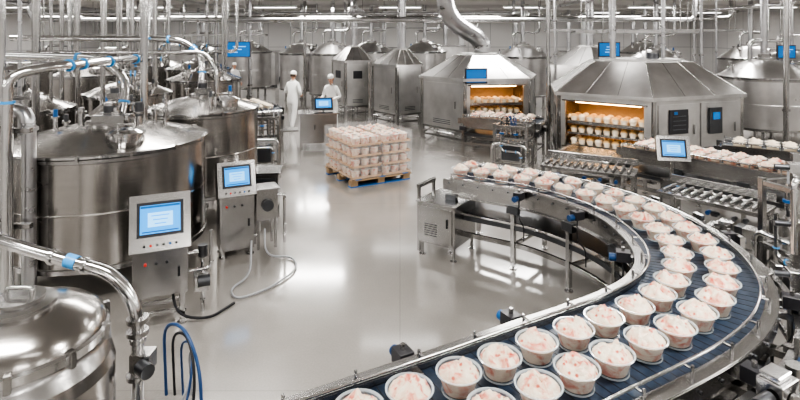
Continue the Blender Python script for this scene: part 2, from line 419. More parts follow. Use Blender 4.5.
mb=MB(); mb.M=place(.66,7.42,0,math.radians(-34))
mb.box((0,0,.45),(.56,.62,.54),STEEL); mb.box((0,0,.735),(.62,.68,.02),BRIGHT)
for dx in(-.24,.24):
    for dy in(-.27,.27): mb.cyl((dx,dy,0),(dx,dy,.18),.022,STEEL,8); mb.cyl((dx,dy,0),(dx,dy,.012),.045,STEEL,10)
mb.box((0,-.317,.45),(.48,.012,.46),STEEL); mb.box((.17,-.33,.5),(.02,.02,.12),BLACK)
for k in range(6): mb.box((-.08,-.326,.30+k*.03),(.2,.006,.012),DARKST)
mb.box((-.286,0,.47),(.012,.5,.40),DARKST)
mb.box((-.34,.2,.45),(.04,.04,.9),STEEL); mb.box((-.34,-.2,.45),(.04,.04,.9),STEEL); mb.box((-.34,0,.9),(.05,.46,.05),STEEL)
mb.build('conveyor_drive_cabinet',.006)

# ---------------------------------------------------------------- screens / pedestals
def screen(mb,w,h):
    mb.box((0,.012,0),(w+.06,.024,h+.06),BEZ); mb.box((0,-.004,0),(w,.008,h),SCRB)
    mb.box((0,-.009,h*.44),(w*.98,.003,h*.08),SCRD)
    mb.box((0,-.009,-.02*h),(w*.62,.003,h*.50),SCRL)
    for k in range(3): mb.box((0,-.0115,h*(.12-.14*k)),(w*(.45-.08*k),.002,h*.035),SCRB)
    mb.box((0,-.009,-h*.43),(w*.9,.003,h*.05),SCRD)
def pedestal(x,y,rz,top,w=.58,hh=.56,sw=.38,sh=.28,bot=.35,side=True):
    mb=MB(); B=place(x,y,0,rz); mb.M=B
    bz=top-hh
    mb.box((0,.12,(bz+bot)/2+.04),(w*.9,.34,bz-bot+.12),STEEL)
    mb.box((0,-.055,(bz+bot)/2+.02),(w*.78,.012,bz-bot-.02),STEEL)
    for k in range(3): mb.cyl((-.14+.1*k,-.06,bz-.1),(-.14+.1*k,-.08,bz-.1),.014,[RED,DARKST,BLACK][k],10)
    mb.box((w*.3,-.068,(bz+bot)/2),(.02,.02,.10),BLACK)
    H=B@Matrix.Translation((0,.05,bz+hh/2))@Matrix.Rotation(math.radians(-20),4,'X')
    mb.M=H; mb.box((0,.06,0),(w,.24,hh),STEEL); mb.box((0,-.066,0),(w*.94,.012,hh*.94),STEEL)
    mb.M=H@Matrix.Translation((0,-.085,.03)); screen(mb,sw,sh)
    mb.M=H
    for k in range(6): mb.cyl((-.15+.06*k,-.07,-hh*.40),(-.15+.06*k,-.085,-hh*.40),.012,[BLACK,RED,DARKST,BLACK,BLUEP,BLACK][k],8)
    mb.M=B
    for sx in (-1,1):
        for yy in (0,.24):
            mb.box((sx*w*.36,yy,bot/2),(.05,.05,bot+.02),STEEL); mb.cyl((sx*w*.36,yy,0),(sx*w*.36,yy,.015),.05,STEEL,10)
    mb.box((0,.0,.14),(w*.72,.04,.04),STEEL); mb.box((0,.24,.14),(w*.72,.04,.04),STEEL)
    if side:
        mb.box((w*.45+.2,.2,.62),(.3,.3,.42),STEEL); mb.box((w*.45+.2,.2,.84),(.34,.34,.02),BRIGHT)
        mb.cyl((w*.45+.2,.045,.62),(w*.45+.2,.0,.62),.08,DARKST,14)
        for dx in(.08,.32):
            for dy in (.08,.32): mb.box((w*.45+dx,dy,.21),(.035,.035,.42),STEEL)
        mb.pipe([(w*.45+.1,.1,.42),(w*.45+.1,.1,.2),(w*.45-.1,.1,.2),(0,.1,.35)],.02,BRIGHT,8)
        mb.pipe([(w*.45+.36,.2,.7),(w*.45+.48,.2,.7),(w*.45+.48,.2,.2),(w*.45+.48,.2,.0)],.022,BRIGHT,8)
    return mb
mb=pedestal(-2.47,5.5,math.radians(24),1.34,side=False)
mb.M=place(-2.47,5.5,0,math.radians(24))
mb.pipe([(.27,.15,.65),(.42,.15,.65),(.42,.15,.2),(.42,.15,0)],.022,BRIGHT,8)
mb.pipe([(.27,.05,.5),(.5,.05,.5),(.5,.05,.9)],.02,BRIGHT,8)
mb.cyl((.42,.15,.6),(.42,.15,.72),.05,DARKST,12); mb.cyl((.36,-.02,.4),(.48,-.02,.4),.06,DARKST,12)
mb.box((.40,.12,.35),(.14,.2,.16),STEEL)
mb.tube(bend([(.1,.1,.4),(.15,-.05,.1),(.45,-.1,.02),(.75,.15,.02)],.15),.014,BLACK,8)
mb.build('control_pedestal',.008)
mb=pedestal(-2.22,7.25,math.radians(26),1.26,w=.5,hh=.46,sw=.32,sh=.24,bot=.12)
mb.build('control_pedestal',.006)
mb=MB(); mb.M=place(-2.2,8.6,0,math.radians(8))
mb.box((0,0,.55),(.5,.45,.5),STEEL); mb.box((0,0,.82),(.56,.5,.03),BRIGHT); mb.box((0,-.23,.55),(.42,.012,.4),DARKST)
for dx in(-.22,.22):
    for dy in(-.19,.19): mb.box((dx,dy,.15),(.04,.04,.30),STEEL)
mb.box((0,0,.1),(.44,.38,.02),STEEL)
mb.build('steel_side_cabinet',.005)
mb=MB(); z=.022
mb.tube(bend([(-1.85,7.3,.35),(-1.80,7.1,.05),(-1.45,7.2,z),(-1.30,6.8,z),(-1.55,6.25,z),(-1.85,6.0,z),(-2.0,6.25,z),(-1.85,6.6,z),(-1.95,7.0,.3)],.3,8),.013,GREYH,8)
mb.build('floor_hose')

# ---------------------------------------------------------------- tanks
def tank(x,y,D,zr,lid=.24,z0=.38,n=48,detail=True,motor=True,mat=None,seed=0,legs=True):
    rnd=random.Random(seed); mat=mat or TANK
    mb=MB(); r=D/2; c=(x,y,0)
    mb.lathe([(r*.25,z0-.16),(r*.98,z0)],mat,c,n); mb.lathe([(r,z0),(r,zr)],mat,c,n,cap0=False,cap1=False)
    mb.lathe([(r,z0-.02),(r+.015,z0-.01),(r+.015,z0+.04),(r,z0+.05)],STEEL,c,n,cap0=False,cap1=False)
    for zz in ((zr-z0)*.5+z0,):
        mb.lathe([(r,zz-.010),(r+.004,zz),(r,zz+.010)],mat,c,n,cap0=False,cap1=False)
    mb.lathe([(r,zr-.07),(r+.02,zr-.06),(r+.02,zr-.02),(r,zr-.01)],STEEL,c,n,cap0=False,cap1=False)
    mb.lathe([(r,zr-.01),(r+.03,zr-.005),(r+.03,zr+.02),(r,zr+.03)],BRIGHT,c,n,cap0=False,cap1=False)
    mb.lathe([(r+.0,zr+.03),(r*.93,zr+.05),(r*.55,zr+lid*.72),(r*.2,zr+lid),(0,zr+lid)],mat,c,n,cap0=False,smooth=True)
    if legs:
        for k in range(4):
            a=PI/4+k*PI/2; px=x+r*.85*math.cos(a);py=y+r*.85*math.sin(a)
            mb.cyl((px,py,.0),(px,py,z0+.05),.05,STEEL,12); mb.cyl((px,py,0),(px,py,.02),.09,STEEL,12)
    mb.cyl((x,y,.05),(x,y,z0-.12),.06,BRIGHT,12); mb.cyl((x,y,0),(x,y,.06),.10,STEEL,12)
    zt=zr+lid
    if motor:
        mb.lathe([(r*.24,zt-.05),(r*.24,zt+.03),(r*.20,zt+.04)],STEEL,c,24)
        mb.box((x,y,zt+.08),(.22,.18,.10),STEEL); mb.cyl((x,y,zt+.12),(x,y,zt+.22),.08,DARKST,16); mb.cyl((x,y,zt+.22),(x,y,zt+.26),.085,BRIGHT,16)
    if detail:
        a=-.9+rnd.random()*.4; mr=r*.62; px=x+mr*math.cos(a);py=y+mr*math.sin(a); mz=zr+lid*.52
        mb.lathe([(.20,-.05),(.20,.05),(.225,.055),(.225,.08),(.15,.115),(0,.13)],BRIGHT,(px,py,mz),24)
        mb.tube([(px-.1,py,mz+.11),(px-.1,py,mz+.17),(px+.1,py,mz+.17),(px+.1,py,mz+.11)],.012,STEEL,6)
        for k in range(7):
            a=rnd.random()*6.28; mr=r*(.45+.4*rnd.random()); px=x+mr*math.cos(a);py=y+mr*math.sin(a); mz=zr+lid*(1-mr/r)*.9
            hh=.10+.14*rnd.random(); mb.cyl((px,py,mz),(px,py,mz+hh),.03,BRIGHT,10); mb.cyl((px,py,mz+hh),(px,py,mz+hh+.025),.055,STEEL,12)
            if k%2: mb.cyl((px,py,mz+hh+.02),(px,py,mz+hh+.12),.028,rnd.choice([BLUEP,DARKST,STEEL]),10)
        for k in range(14):
            a=k*2*PI/14; mb.box((x+(r+.03)*math.cos(a),y+(r+.03)*math.sin(a),zr-.0),(.035,.03,.07),STEEL,rz=a)
    return mb
mb=tank(-3.8,7.0,2.34,1.64,.22,seed=1,n=72)
mb.pipe([(-6.4,7.3,2.75),(-4.1,7.3,2.68),(-3.72,7.3,2.4),(-3.72,7.1,1.85)],.055,BRIGHT,14,br=.3,bands=BLUEBAND)
mb.pipe([(-3.55,7.4,ZT),(-3.55,7.4,1.80)],.05,BRIGHT,14)
mb.box((-3.7,6.85,1.91),(.42,.22,.14),STEEL); mb.cyl((-3.9,6.8,1.93),(-3.45,6.8,1.93),.05,BRIGHT,12)
for dx in (-.35,.1,.4): 
    mb.cyl((-3.8+dx,6.95,1.76),(-3.8+dx,6.95,2.06),.04,BRIGHT,12); mb.cyl((-3.8+dx,6.95,1.98),(-3.8+dx,6.95,2.01),.065,STEEL,12)
mb.cyl((-3.4,6.95,1.95),(-3.4,6.95,2.13),.05,DARKST,12)
mb.build('steel_mixing_tank',.003)
mb=tank(-3.44,9.3,1.85,1.73,.22,seed=2,n=64)
mb.pipe([(-7,9.6,2.95),(-3.9,9.6,2.92),(-3.55,9.6,2.6),(-3.55,9.5,1.93)],.055,BRIGHT,14,br=.25,bands=BLUEBAND)
mb.pipe([(-6.5,9.3,2.7),(-3.4,9.3,2.7),(-3.2,9.3,2.4),(-3.2,9.3,1.88)],.035,BRIGHT,12,br=.15)
mb.build('steel_mixing_tank',.003)
mb=MB(); c=(-2.32,3.25,0)
mb.lathe([(.2,.25),(.50,.38),(.52,.5),(.52,.93),(.50,1.0)],TANK,c,64,smooth=False)
mb.lathe([(.50,1.0),(.47,1.06),(.45,1.09),(.45,1.12)],STEEL,c,64,smooth=True,cap0=False,cap1=False)
mb.lathe([(.45,1.12),(.48,1.12),(.485,1.17),(.47,1.185),(.43,1.185)],BRIGHT,c,64,cap0=False,cap1=False)
mb.lathe([(.47,1.185),(.455,1.235),(.41,1.275),(.30,1.32),(.18,1.35),(0,1.36)],TANK,c,64,smooth=True,cap0=False)
mb.lathe([(.20,1.335),(.20,1.375),(.14,1.39),(.14,1.41),(0,1.415)],STEEL,c,32,cap0=False)
mb.tube(bend([(-2.40,3.25,1.40),(-2.40,3.25,1.46),(-2.24,3.25,1.46),(-2.24,3.25,1.40)],.03),.014,STEEL,8)
for k in range(10):
    a=k*2*PI/10+.2; mb.box((c[0]+.485*math.cos(a),c[1]+.485*math.sin(a),1.15),(.05,.035,.10),STEEL,rz=a)
for k in range(3):
    a=k*2*PI/3+.4; px=c[0]+.42*math.cos(a);py=c[1]+.42*math.sin(a); mb.cyl((px,py,0),(px,py,.42),.04,STEEL,12); mb.cyl((px,py,0),(px,py,.02),.07,STEEL,12)
mb.build('domed_pressure_tank',.003)
mb=MB()
mb.pipe([(-3.6,4.1,1.60),(-2.75,3.90,1.44),(-2.05,3.84,1.28),(-1.88,3.82,1.05),(-1.88,3.82,.02)],.045,BRIGHT,16,br=.22,bands=BRIGHT)
mb.cyl((-3.6,4.1,0),(-3.6,4.1,1.66),.04,STEEL,12)
mb.cyl((-2.42,3.873,1.367),(-2.34,3.866,1.348),.05,BLUEBAND,16)
for z in (.86,.95,.55): mb.cyl((-1.88,3.82,z),(-1.88,3.82,z+.03),.075,STEEL,16)
mb.box((-1.82,3.78,.70),(.14,.12,.12),STEEL); mb.cyl((-1.80,3.70,.70),(-1.72,3.64,.70),.05,DARKST,14)
mb.cyl((-1.88,3.82,0),(-1.88,3.82,.02),.10,STEEL,14)
mb.build('product_transfer_pipe')
mb=MB()
for k,(r_,mt) in enumerate(((.013,HOSEB),(.011,BLACK),(.010,HOSEB),(.012,GREYH))):
    o=.07*k
    mb.tube(bend([(-1.95+o,4.45,.0),(-1.95+o,4.4,.62-o),(-1.70+o*.5,4.2,.72-o),(-1.5-o*.5,4.0,.52-o),(-1.45-o,3.9,.2),(-1.35-o,3.85,0)],.25,8),r_,mt,10)
mb.build('flexible_hoses')
mb=MB(); mb.M=place(-1.62,3.5,0,.4)
mb.box((0,0,.06),(.5,.26,.04),STEEL); mb.cyl((-.2,0,.22),(.1,0,.22),.11,DARKST,20); mb.cyl((.1,0,.22),(.2,0,.22),.13,BRIGHT,20)
mb.cyl((.15,0,.3),(.15,0,.5),.035,BRIGHT,12)
for dx in(-.2,.2): mb.cyl((dx,.1,0),(dx,.1,.05),.02,STEEL); mb.cyl((dx,-.1,0),(dx,-.1,.05),.02,STEEL)
mb.box((-.05,0,.12),(.25,.12,.1),BLUEP)
mb.build('product_pump')
mb=MB()
mb.pipe([(-4.05,5.5,0),(-4.05,5.5,2.60),(-3.75,5.75,2.66),(-3.75,6.6,2.66),(-3.78,7.9,2.66),(-3.78,8.1,ZT)],.055,BRIGHT,14,br=.28,bands=BLUEBAND)
mb.pipe([(-4.25,5.7,0),(-4.25,5.7,ZT)],.03,BRIGHT,10)
mb.pipe([(-4.0,5.75,0),(-4.0,5.75,2.2),(-4.7,5.9,2.2),(-4.7,5.9,ZT)],.07,DUCT,14,br=.2)
mb.box((-4.12,5.6,1.0),(.5,.06,.05),STEEL); mb.box((-4.12,5.6,2.0),(.5,.06,.05),STEEL)
mb.build('vertical_process_pipes')

bgt=[(-6.1,12.0,1.8,1.7),(-7.2,10.0,1.9,1.62),(-5.35,14.6,1.9,1.8),(-6.6,17.5,2.0,1.9),(-9.0,15.6,2.1,1.85),(-9.3,12.2,1.9,1.6),(-8.9,19.5,2.1,1.9),(-11.8,17.5,2.2,1.9),(-11.5,22,2.2,2.1),(-5.4,10.1,.9,1.5)]
for i,(x,y,D,zr) in enumerate(bgt):
    m=tank(x,y,D,zr,.28,n=40,seed=10+i)
    rnd=random.Random(i)
    for k in range(2):
        a=rnd.random()*6.28; px=x+D*.3*math.cos(a); py=y+D*.3*math.sin(a); m.cyl((px,py,zr+.1),(px,py,ZT),rnd.choice([.03,.045,.06]),STEEL,10)
    m.pipe([(x,y+.25,zr+.2),(x,y+.25,zr+.75),(x+D*.4,y+.4,zr+.75),(x+D*.4,y+.4,ZT)],.045,BRIGHT,10,br=.15,bands=BLUEBAND if i%3==0 else None)
    m.build('steel_mixing_tank')
for i,(x,y,D,zr) in enumerate(((-4.6,25,2.0,2.15),(-2.9,23.0,2.0,2.2),(-7.4,26,2.2,2.2),(-10.2,27.0,2.2,2.1),(-1.4,25.8,2.1,2.2),(1.2,26,2.1,2.2),(10.1,14.8,2.3,1.85),(12.8,17.5,2.3,2.0),(9.6,20,2.2,2.0),(13.8,21,2.3,2.1),(5.2,22.6,2.3,2.1),(11.5,25,2.3,2.2))):
    m=tank(x,y,D,zr,.5,n=36,seed=40+i,z0=.5,mat=ROOFST)
    m.cyl((x,y,zr+.5),(x,y,ZT),.09,DUCT,12)
    m.pipe([(x-.4,y,zr+.2),(x-.4,y,zr+1.0),(x+.7,y,zr+1.0),(x+.7,y,ZT)],.05,BRIGHT,10,br=.2)
    m.build('cone_top_storage_tank')

# ---------------------------------------------------------------- ovens / processing booths
def scalepoly(poly,s):
    cx=sum(p[0] for p in poly)/len(poly); cy=sum(p[1] for p in poly)/len(poly)
    return [(cx+(x-cx)*s,cy+(y-cy)*s) for x,y in poly]
def booth(poly,zb,ze,zt,openings,topscale=.42,seed=0):
    mb=MB(); n=len(poly); rnd=random.Random(seed)
    mb.prism(scalepoly(poly,.99),zb-.06,zb,STEEL)
    for k in range(n):
        p=Vector((*poly[k],0)); q=Vector((*poly[(k+1)%n],0)); d=q-p; L=d.length; a=math.atan2(d.y,d.x)
        mb.M=Matrix.Translation(p)@Matrix.Rotation(a,4,'Z')
        mb.box((0.03,.03,ze/2),(.09,.09,ze),STEEL); mb.box((.03,.03,.01),(.16,.16,.02),STEEL)
        if k in openings:
            lo=zb+.12; hi=ze-.12
            mb.box((L/2,.03,(hi+ze)/2),(L,.06,ze-hi),PANELST); mb.box((L/2,.03,(zb+lo)/2-.03),(L,.06,lo-zb+.06),PANELST)
            for e in (.10,L-.10): mb.box((e,.03,(lo+hi)/2),(.14,.07,hi-lo),PANELST)
            mb.box((L/2,-.012,hi+.02),(L-.2,.03,.03),BRIGHT); mb.box((L/2,-.012,lo),(L-.2,.03,.03),BRIGHT)
            w=L-.36
            mb.box((L/2,.9,(lo+hi)/2),(w+.1,.02,hi-lo),CAGE)
            for s in(-1,1): mb.box((L/2+s*(w/2+.04),.48,(lo+hi)/2),(.02,.85,hi-lo),STEEL)
            mb.box((L/2,.3,hi-.04),(w*.85,.06,.03),WARM); mb.box((L/2,.8,(lo+hi)/2+.08),(w*.85,.03,.02),WARM); mb.box((L/2,.8,lo+.26),(w*.85,.03,.02),WARM)
            mb.box((L/2,.10,lo+(hi-lo)*.52),(w,.05,.05),STEEL)
            for j,zf in enumerate((.04,.30,.56)):
                z=lo+(hi-lo)*zf
                mb.box((L/2,.45,z),(w,.7,.015),BRIGHT); mb.box((L/2,.12,z-.02),(w,.02,.04),STEEL)
                for t in range(int(w/.18)):
                    for u in range(2):
                        x=L/2-w/2+.11+t*.18
                        mb.lathe([(.055,0),(.078,.07),(.082,.075),(.082,.085)],WHCREAM,(x,.22+u*.25,z+.008),10,cap1=False)
                        mb.lathe([(.078,.08),(.06,.12),(.03,.135),(0,.138)],BREAD if (t+j)%3 else WHCREAM,(x,.22+u*.25,z+.008),10,smooth=True)
        else:
            mb.box((L/2,.03,(zb+ze)/2),(L-.05,.04,ze-zb),PANELST)
            m_=max(1,int(L/1.0)); pw=(L-.2)/m_
            for j in range(m_):
                cx=.1+pw*(j+.5); mb.box((cx,.0,(zb+ze)/2),(pw-.08,.015,ze-zb-.16),PANELST)
                mb.box((cx+pw*.36,-.02,(zb+ze)/2),(.025,.03,.2),BRIGHT)
                if rnd.random()<.5: mb.box((cx,-.012,ze-.45),(pw*.45,.012,.28),BEZ)
            for t in range(3): mb.box((L*.5,-.01,zb+.12+t*.05),(L*.4,.01,.02),DARKST)
        mb.box((L/2,.03,.16),(L,.05,.05),STEEL)
        mb.pipe([(L*.1,-.05,.0),(L*.1,-.05,.3),(L*.8,-.05,.3),(L*.8,-.05,.0)],.02,BRIGHT,8,br=.06)
    mb.M=Matrix.Identity(4)
    ev=scalepoly(poly,1.04)
    mb.prism(ev,ze,ze+.08,PANELST); mb.loft(scalepoly(poly,1.02),ze+.08,scalepoly(poly,topscale),zt,ROOFST)
    tp=scalepoly(poly,topscale); s0=scalepoly(poly,1.02)
    for k in range(n):
        a=s0[k];b=tp[k]; mb.cyl((a[0],a[1],ze+.08),(b[0],b[1],zt+.002),.012,BRIGHT,8)
        for fr in (.33,.66):
            a2=(s0[k][0]*(1-fr)+s0[(k+1)%n][0]*fr,s0[k][1]*(1-fr)+s0[(k+1)%n][1]*fr); b2=(tp[k][0]*(1-fr)+tp[(k+1)%n][0]*fr,tp[k][1]*(1-fr)+tp[(k+1)%n][1]*fr)
            mb.cyl((a2[0],a2[1],ze+.08),(b2[0],b2[1],zt),.007,STEEL,6)
    cx=sum(p[0] for p in poly)/n; cy=sum(p[1] for p in poly)/n
    mb.prism(scalepoly(poly,topscale*.8),zt-.02,zt+.05,PANELST)
    return mb,(cx,cy)
poly1=[(3.55,12.0),(5.1,10.75),(7.45,11.6),(7.7,13.3),(6.1,14.4),(4.0,13.9)]
mb,c1=booth(poly1,.42,1.66,2.40,[0],topscale=.55,seed=3)
mb.cyl((c1[0]-.6,c1[1],2.38),(c1[0]-.6,c1[1],ZT),.07,DUCT,14); mb.cyl((c1[0]+.7,c1[1]+.2,2.38),(c1[0]+.7,c1[1]+.2,ZT),.05,DUCT,14)
mb.cyl((c1[0]+.3,c1[1]-.1,2.4),(c1[0]+.3,c1[1]-.1,2.58),.14,DARKST,18)
mb.M=place(5.55,10.86,1.22,math.radians(20)); 
mb.box((.2,.04,0),(.5,.05,.5),BEZ)
for k in range(4): mb.box((.2,.01,-.16+k*.09),(.36,.01,.02),DARKST)
mb.box((.1,.008,.18),(.1,.01,.06),BLUEP)
mb.M=place(6.55,11.2,1.2,math.radians(20)); mb.box((.15,.04,0),(.35,.05,.55),DARKST); mb.box((.15,.01,.1),(.2,.01,.15),SCRD)
mb.M=Matrix.Identity(4)
mb.build('continuous_oven',.004)
poly2=[(.62,15.6),(1.72,14.35),(3.55,14.6),(4.05,16.1),(3.0,17.4),(1.2,17.3)]
mb,c2=booth(poly2,.42,1.75,2.42,[1],topscale=.42,seed=5)
mb.M=place(2.05,14.38,1.95,math.radians(8)); mb.box((0,.0,-.05),(.62,.05,.42),BEZ); mb.box((0,-.03,-.05),(.54,.01,.34),SCRD); mb.cyl((0,.02,-.2),(0,.25,-.2),.03,STEEL); mb.M=Matrix.Identity(4)
mb.build('continuous_oven',.004)
mb=MB(); q=bend([(1.30,15.5,ZT),(1.33,15.5,3.75),(1.6,15.7,3.36),(2.3,16.0,2.95),(2.48,16.05,2.7),(2.48,16.05,2.48)],.35,10)
qq=resample([Vector(p) for p in q],.035); mb.tube([tuple(p) for p in qq],.2,DUCT,20,rad=[.27 if i%2 else .235 for i in range(len(qq))])
mb.build('flexible_exhaust_duct')
def mkbooth(poly,ze,zt,seed,r):
    mb,c=booth(poly,.42,ze,zt,[],topscale=.35,seed=seed); mb.cyl((c[0],c[1],zt),(c[0],c[1],ZT),r,DUCT,14); mb.build('process_booth',.004)
mkbooth([(-.95,18.4),(-.1,17.3),(.75,17.9),(.75,19.4),(-.1,20.0)],1.95,2.5,6,.13)
mkbooth([(-2.6,20.4),(-2.0,19.4),(-1.1,19.7),(-1.15,21.0),(-1.9,21.6)],2.0,2.55,7,.12)
mkbooth([(4.9,17.6),(6.1,16.7),(7.6,17.3),(7.8,18.9),(5.6,19.4)],1.95,2.6,8,.13)

# ---------------------------------------------------------------- other conveyors
def straight(name,a,b,W,zb,rows,tubs=True,R=.11,sp=.25,leg=.9,top=None,seed=0,belt=BELT):
    mb,P=conveyor(name,[a,b],W,zb,leg_step=leg,guide=True,detail=False,belt=belt)
    mb.build(name)
    if tubs:
        t=MB(); k=seed
        for o in rows:
            for p in resample(offs(P,o),sp)[1:-1]:
                k+=1; tub(t,p.x+random.uniform(-.01,.01),p.y,zb+.004,R=R,h=.10,n=14,rings=4,seed=k,top=top,clear=False,mound=.045)
        t.build('ice_cream_tubs')
straight('outfeed_conveyor',(1.75,13.65),(3.35,12.8),.36,.92,(-.22,0,.22),seed=200)
straight('oven_infeed_conveyor',(4.20,11.15),(3.60,10.43),.5,.62,(),tubs=False,belt=STEEL)
straight('packing_conveyor',(4.35,9.9),(7.3,6.0),.36,.95,(-.22,0,.22),seed=300,R=.105)
straight('rack_conveyor',(6.0,9.9),(8.9,7.9),.30,.98,(-.13,.13),seed=500,R=.11,top=WHCREAM)
straight('cone_conveyor',(-4.9,17.2),(-3.75,15.3),.36,.85,(-.2,.1),seed=400,top=WHCREAM)

mb=MB(); mb.M=place(-2.2,14.3,0,math.radians(12))
mb.box((0,0,.55),(.95,.7,.75),STEEL); mb.box((0,0,.94),(1.05,.8,.03),BRIGHT)
for dx in(-.44,.44):
    for dy in(-.3,.3): mb.box((dx,dy,.09),(.06,.06,.18),STEEL)
for s in(-.24,.24): mb.box((s,-.36,.55),(.42,.015,.62),STEEL); mb.box((s+.14,-.375,.6),(.02,.02,.14),BLACK)
mb.box((-.75,-.02,.5),(.45,.5,.04),STEEL)
for dy in(-.22,.22): mb.box((-.95,dy,.25),(.04,.04,.5),STEEL)
B=mb.M; mb.cyl((.15,.1,.95),(.15,.1,1.1),.03,STEEL)
mb.M=B@Matrix.Translation((.15,0,1.17))@Matrix.Rotation(math.radians(-30),4,'X'); mb.box((0,.05,0),(.5,.09,.34),DARKST); screen(mb,.4,.25)
mb.build('filling_machine_console',.006)
mb=MB(); mb.M=place(4.42,8.62,0,math.radians(-12))
mb.cyl((0,.08,0),(0,.08,1.1),.035,STEEL,12); mb.box((0,.08,.015),(.4,.3,.03),STEEL); mb.box((0,.1,.5),(.3,.18,.3),STEEL)
mb.M=mb.M@Matrix.Translation((0,0,1.17))@Matrix.Rotation(math.radians(-18),4,'X'); mb.box((0,.06,0),(.5,.1,.40),STEEL); screen(mb,.33,.24)
mb.build('touch_panel_stand',.005)
def worktable(name,x,y,rz,w,d,h,seed):
    rnd=random.Random(seed); mb=MB(); mb.M=place(x,y,0,rz)
    mb.box((0,0,h),(w,d,.04),STEEL); mb.box((0,0,.3),(w*.94,d*.9,.025),STEEL)
    for sx in(-1,1):
        for sy in(-1,1): mb.box((sx*(w/2-.04),sy*(d/2-.04),h/2),(.05,.05,h),STEEL)
        mb.box((sx*(w/2-.04),0,.15),(.03,d,.03),STEEL)
    for k in range(int(w/.12)):
        mb.cyl((-w/2+.08+k*.12,-d/2+.04,h+.045),(-w/2+.08+k*.12,d/2-.04,h+.045),.022,BRIGHT,8)
    for k in range(5):
        px=rnd.uniform(-w*.4,w*.4); hh=rnd.uniform(.12,.26)
        mb.box((px,rnd.uniform(-d*.2,d*.2),.31+hh/2),(.16,.2,hh),rnd.choice([STEEL,DARKST,BRIGHT]))
        mb.cyl((px,-d/2-.02,h-.1),(px,-d/2-.08,h-.1),.03,rnd.choice([HOSEB,DARKST]),10)
    mb.box((0,d/2,h+.12),(w,.02,.10),STEEL)
    mb.build(name,.004)
worktable('roller_table',3.2,9.05,math.radians(-30),1.5,.55,.75,1)
worktable('roller_table',4.2,7.15,math.radians(-50),1.3,.5,.8,2)
worktable('roller_table',5.0,5.9,math.radians(-52),1.2,.5,.85,3)

def station(name,x,y,rz,seed,h=1.9,w=.9,d=.22):
    rnd=random.Random(seed); mb=MB(); mb.M=place(x,y,0,rz)
    for sx in(-1,1):
        for sy in (-1,1):
            mb.box((sx*w/2,sy*d,h/2),(.06,.06,h),STEEL); mb.box((sx*w/2,sy*d,.01),(.13,.13,.02),STEEL)
    for z in (.25,.8,h-.05):
        for sy in(-1,1): mb.box((0,sy*d,z),(w,.05,.05),STEEL)
        for sx in(-1,1): mb.box((sx*w/2,0,z),(.05,d*2,.05),STEEL)
    mb.box((0,0,.5),(w*.7,d*1.6,.42),STEEL); mb.box((0,-d*.83,.5),(w*.6,.012,.34),DARKST)
    for k in range(6):
        px=-w*.38+k*w*.15; l=rnd.uniform(.25,.5)
        mb.cyl((px,0,h-.05),(px,0,h-.05-l),.032,BRIGHT,12); mb.cyl((px,0,h-.05-l),(px,0,h-.12-l),.018,DARKST,8)
        mb.cyl((px,0,h-.25),(px,0,h-.22),.05,BLUEP if k%3==0 else STEEL,12)
        mb.tube(bend([(px,0,h-.05),(px,0,h+.12),(px+rnd.uniform(-.15,.15),.15,h+.14),(px+rnd.uniform(-.15,.15),.2,h-.1)],.12),.011,rnd.choice([BLACK,HOSEB,GREYH,BRIGHT]),8)
    mb.pipe([(-w/2-.05,-d-.04,.1),(-w/2-.05,-d-.04,h*.62),(w/2,-d-.04,h*.62),(w/2,-d-.04,.4)],.03,BRIGHT,10,br=.12)
    mb.pipe([(w/2-.1,-d-.08,.0),(w/2-.1,-d-.08,h*.5),(-w/4,-d-.08,h*.5),(-w/4,-d-.08,h*.8)],.024,BRIGHT,10,br=.1,bands=BLUEBAND)
    mb.build(name,.004)
station('dosing_station',4.15,5.25,math.radians(-75),1,h=1.5,w=.9)
station('dosing_station',3.45,3.70,math.radians(-70),3,h=1.5,w=.6)
station('dosing_station',9.6,10.6,math.radians(-30),4,h=2.0,w=1.2)
station('dosing_station',2.45,11.5,math.radians(-30),5,h=1.1,w=.7)
station('dosing_station',2.72,3.0,math.radians(33),11,h=1.22,w=.6,d=.15)
station('valve_manifold',-6.3,7.9,math.radians(10),6,h=2.1,w=1.2)
station('valve_manifold',-5.9,6.0,math.radians(30),7,h=2.0,w=1.2)
station('valve_manifold',-3.0,11.4,math.radians(10),8,h=1.3,w=.8)

# ---------------------------------------------------------------- pallet
mb=MB(); mb.M=place(-.70,11.35,0,math.radians(30))@Matrix.Diagonal((1.06,1.06,1.12,1))
for y in(-.6,-.2,.2,.6): mb.box((0,y,.125),(1.28,.12,.025),WOOD)
for y in (-.55,0,.55):
    for x in (-.56,0,.56): mb.box((x,y,.065),(.14,.12,.09),WOOD)
    mb.box((0,y,.01),(1.28,.12,.02),BLUEP)
for x in(-.5,0,.5): mb.box((x,0,.14),(.12,1.34,.012),BLUEP)
k=600
for L_ in range(4):
    z=.15+L_*.19
    for bx in (-1,1):
        for by in (-1,1):
            cx=bx*.32;cy=by*.335
            mb.box((cx,cy,z+.008),(.60,.63,.012),CARD)
            for s in(-1,1):
                mb.box((cx+s*.298,cy,z+.025),(.006,.63,.03),CARD); mb.box((cx,cy+s*.313,z+.025),(.60,.006,.03),CARD)
            for i in range(3):
                for j in range(3):
                    k+=1; tub(mb,cx+(i-1)*.195,cy+(j-1)*.205,z+.015,R=.088,h=.130,n=14,rings=4,seed=k,clear=False,mound=.04)
for s in (-1,1):
    mb.box((s*.645,0,.54),(.002,1.32,.78),FILM); mb.box((0,s*.675,.54),(1.29,.002,.78),FILM)
mb.build('pallet_of_ice_cream_tubs')

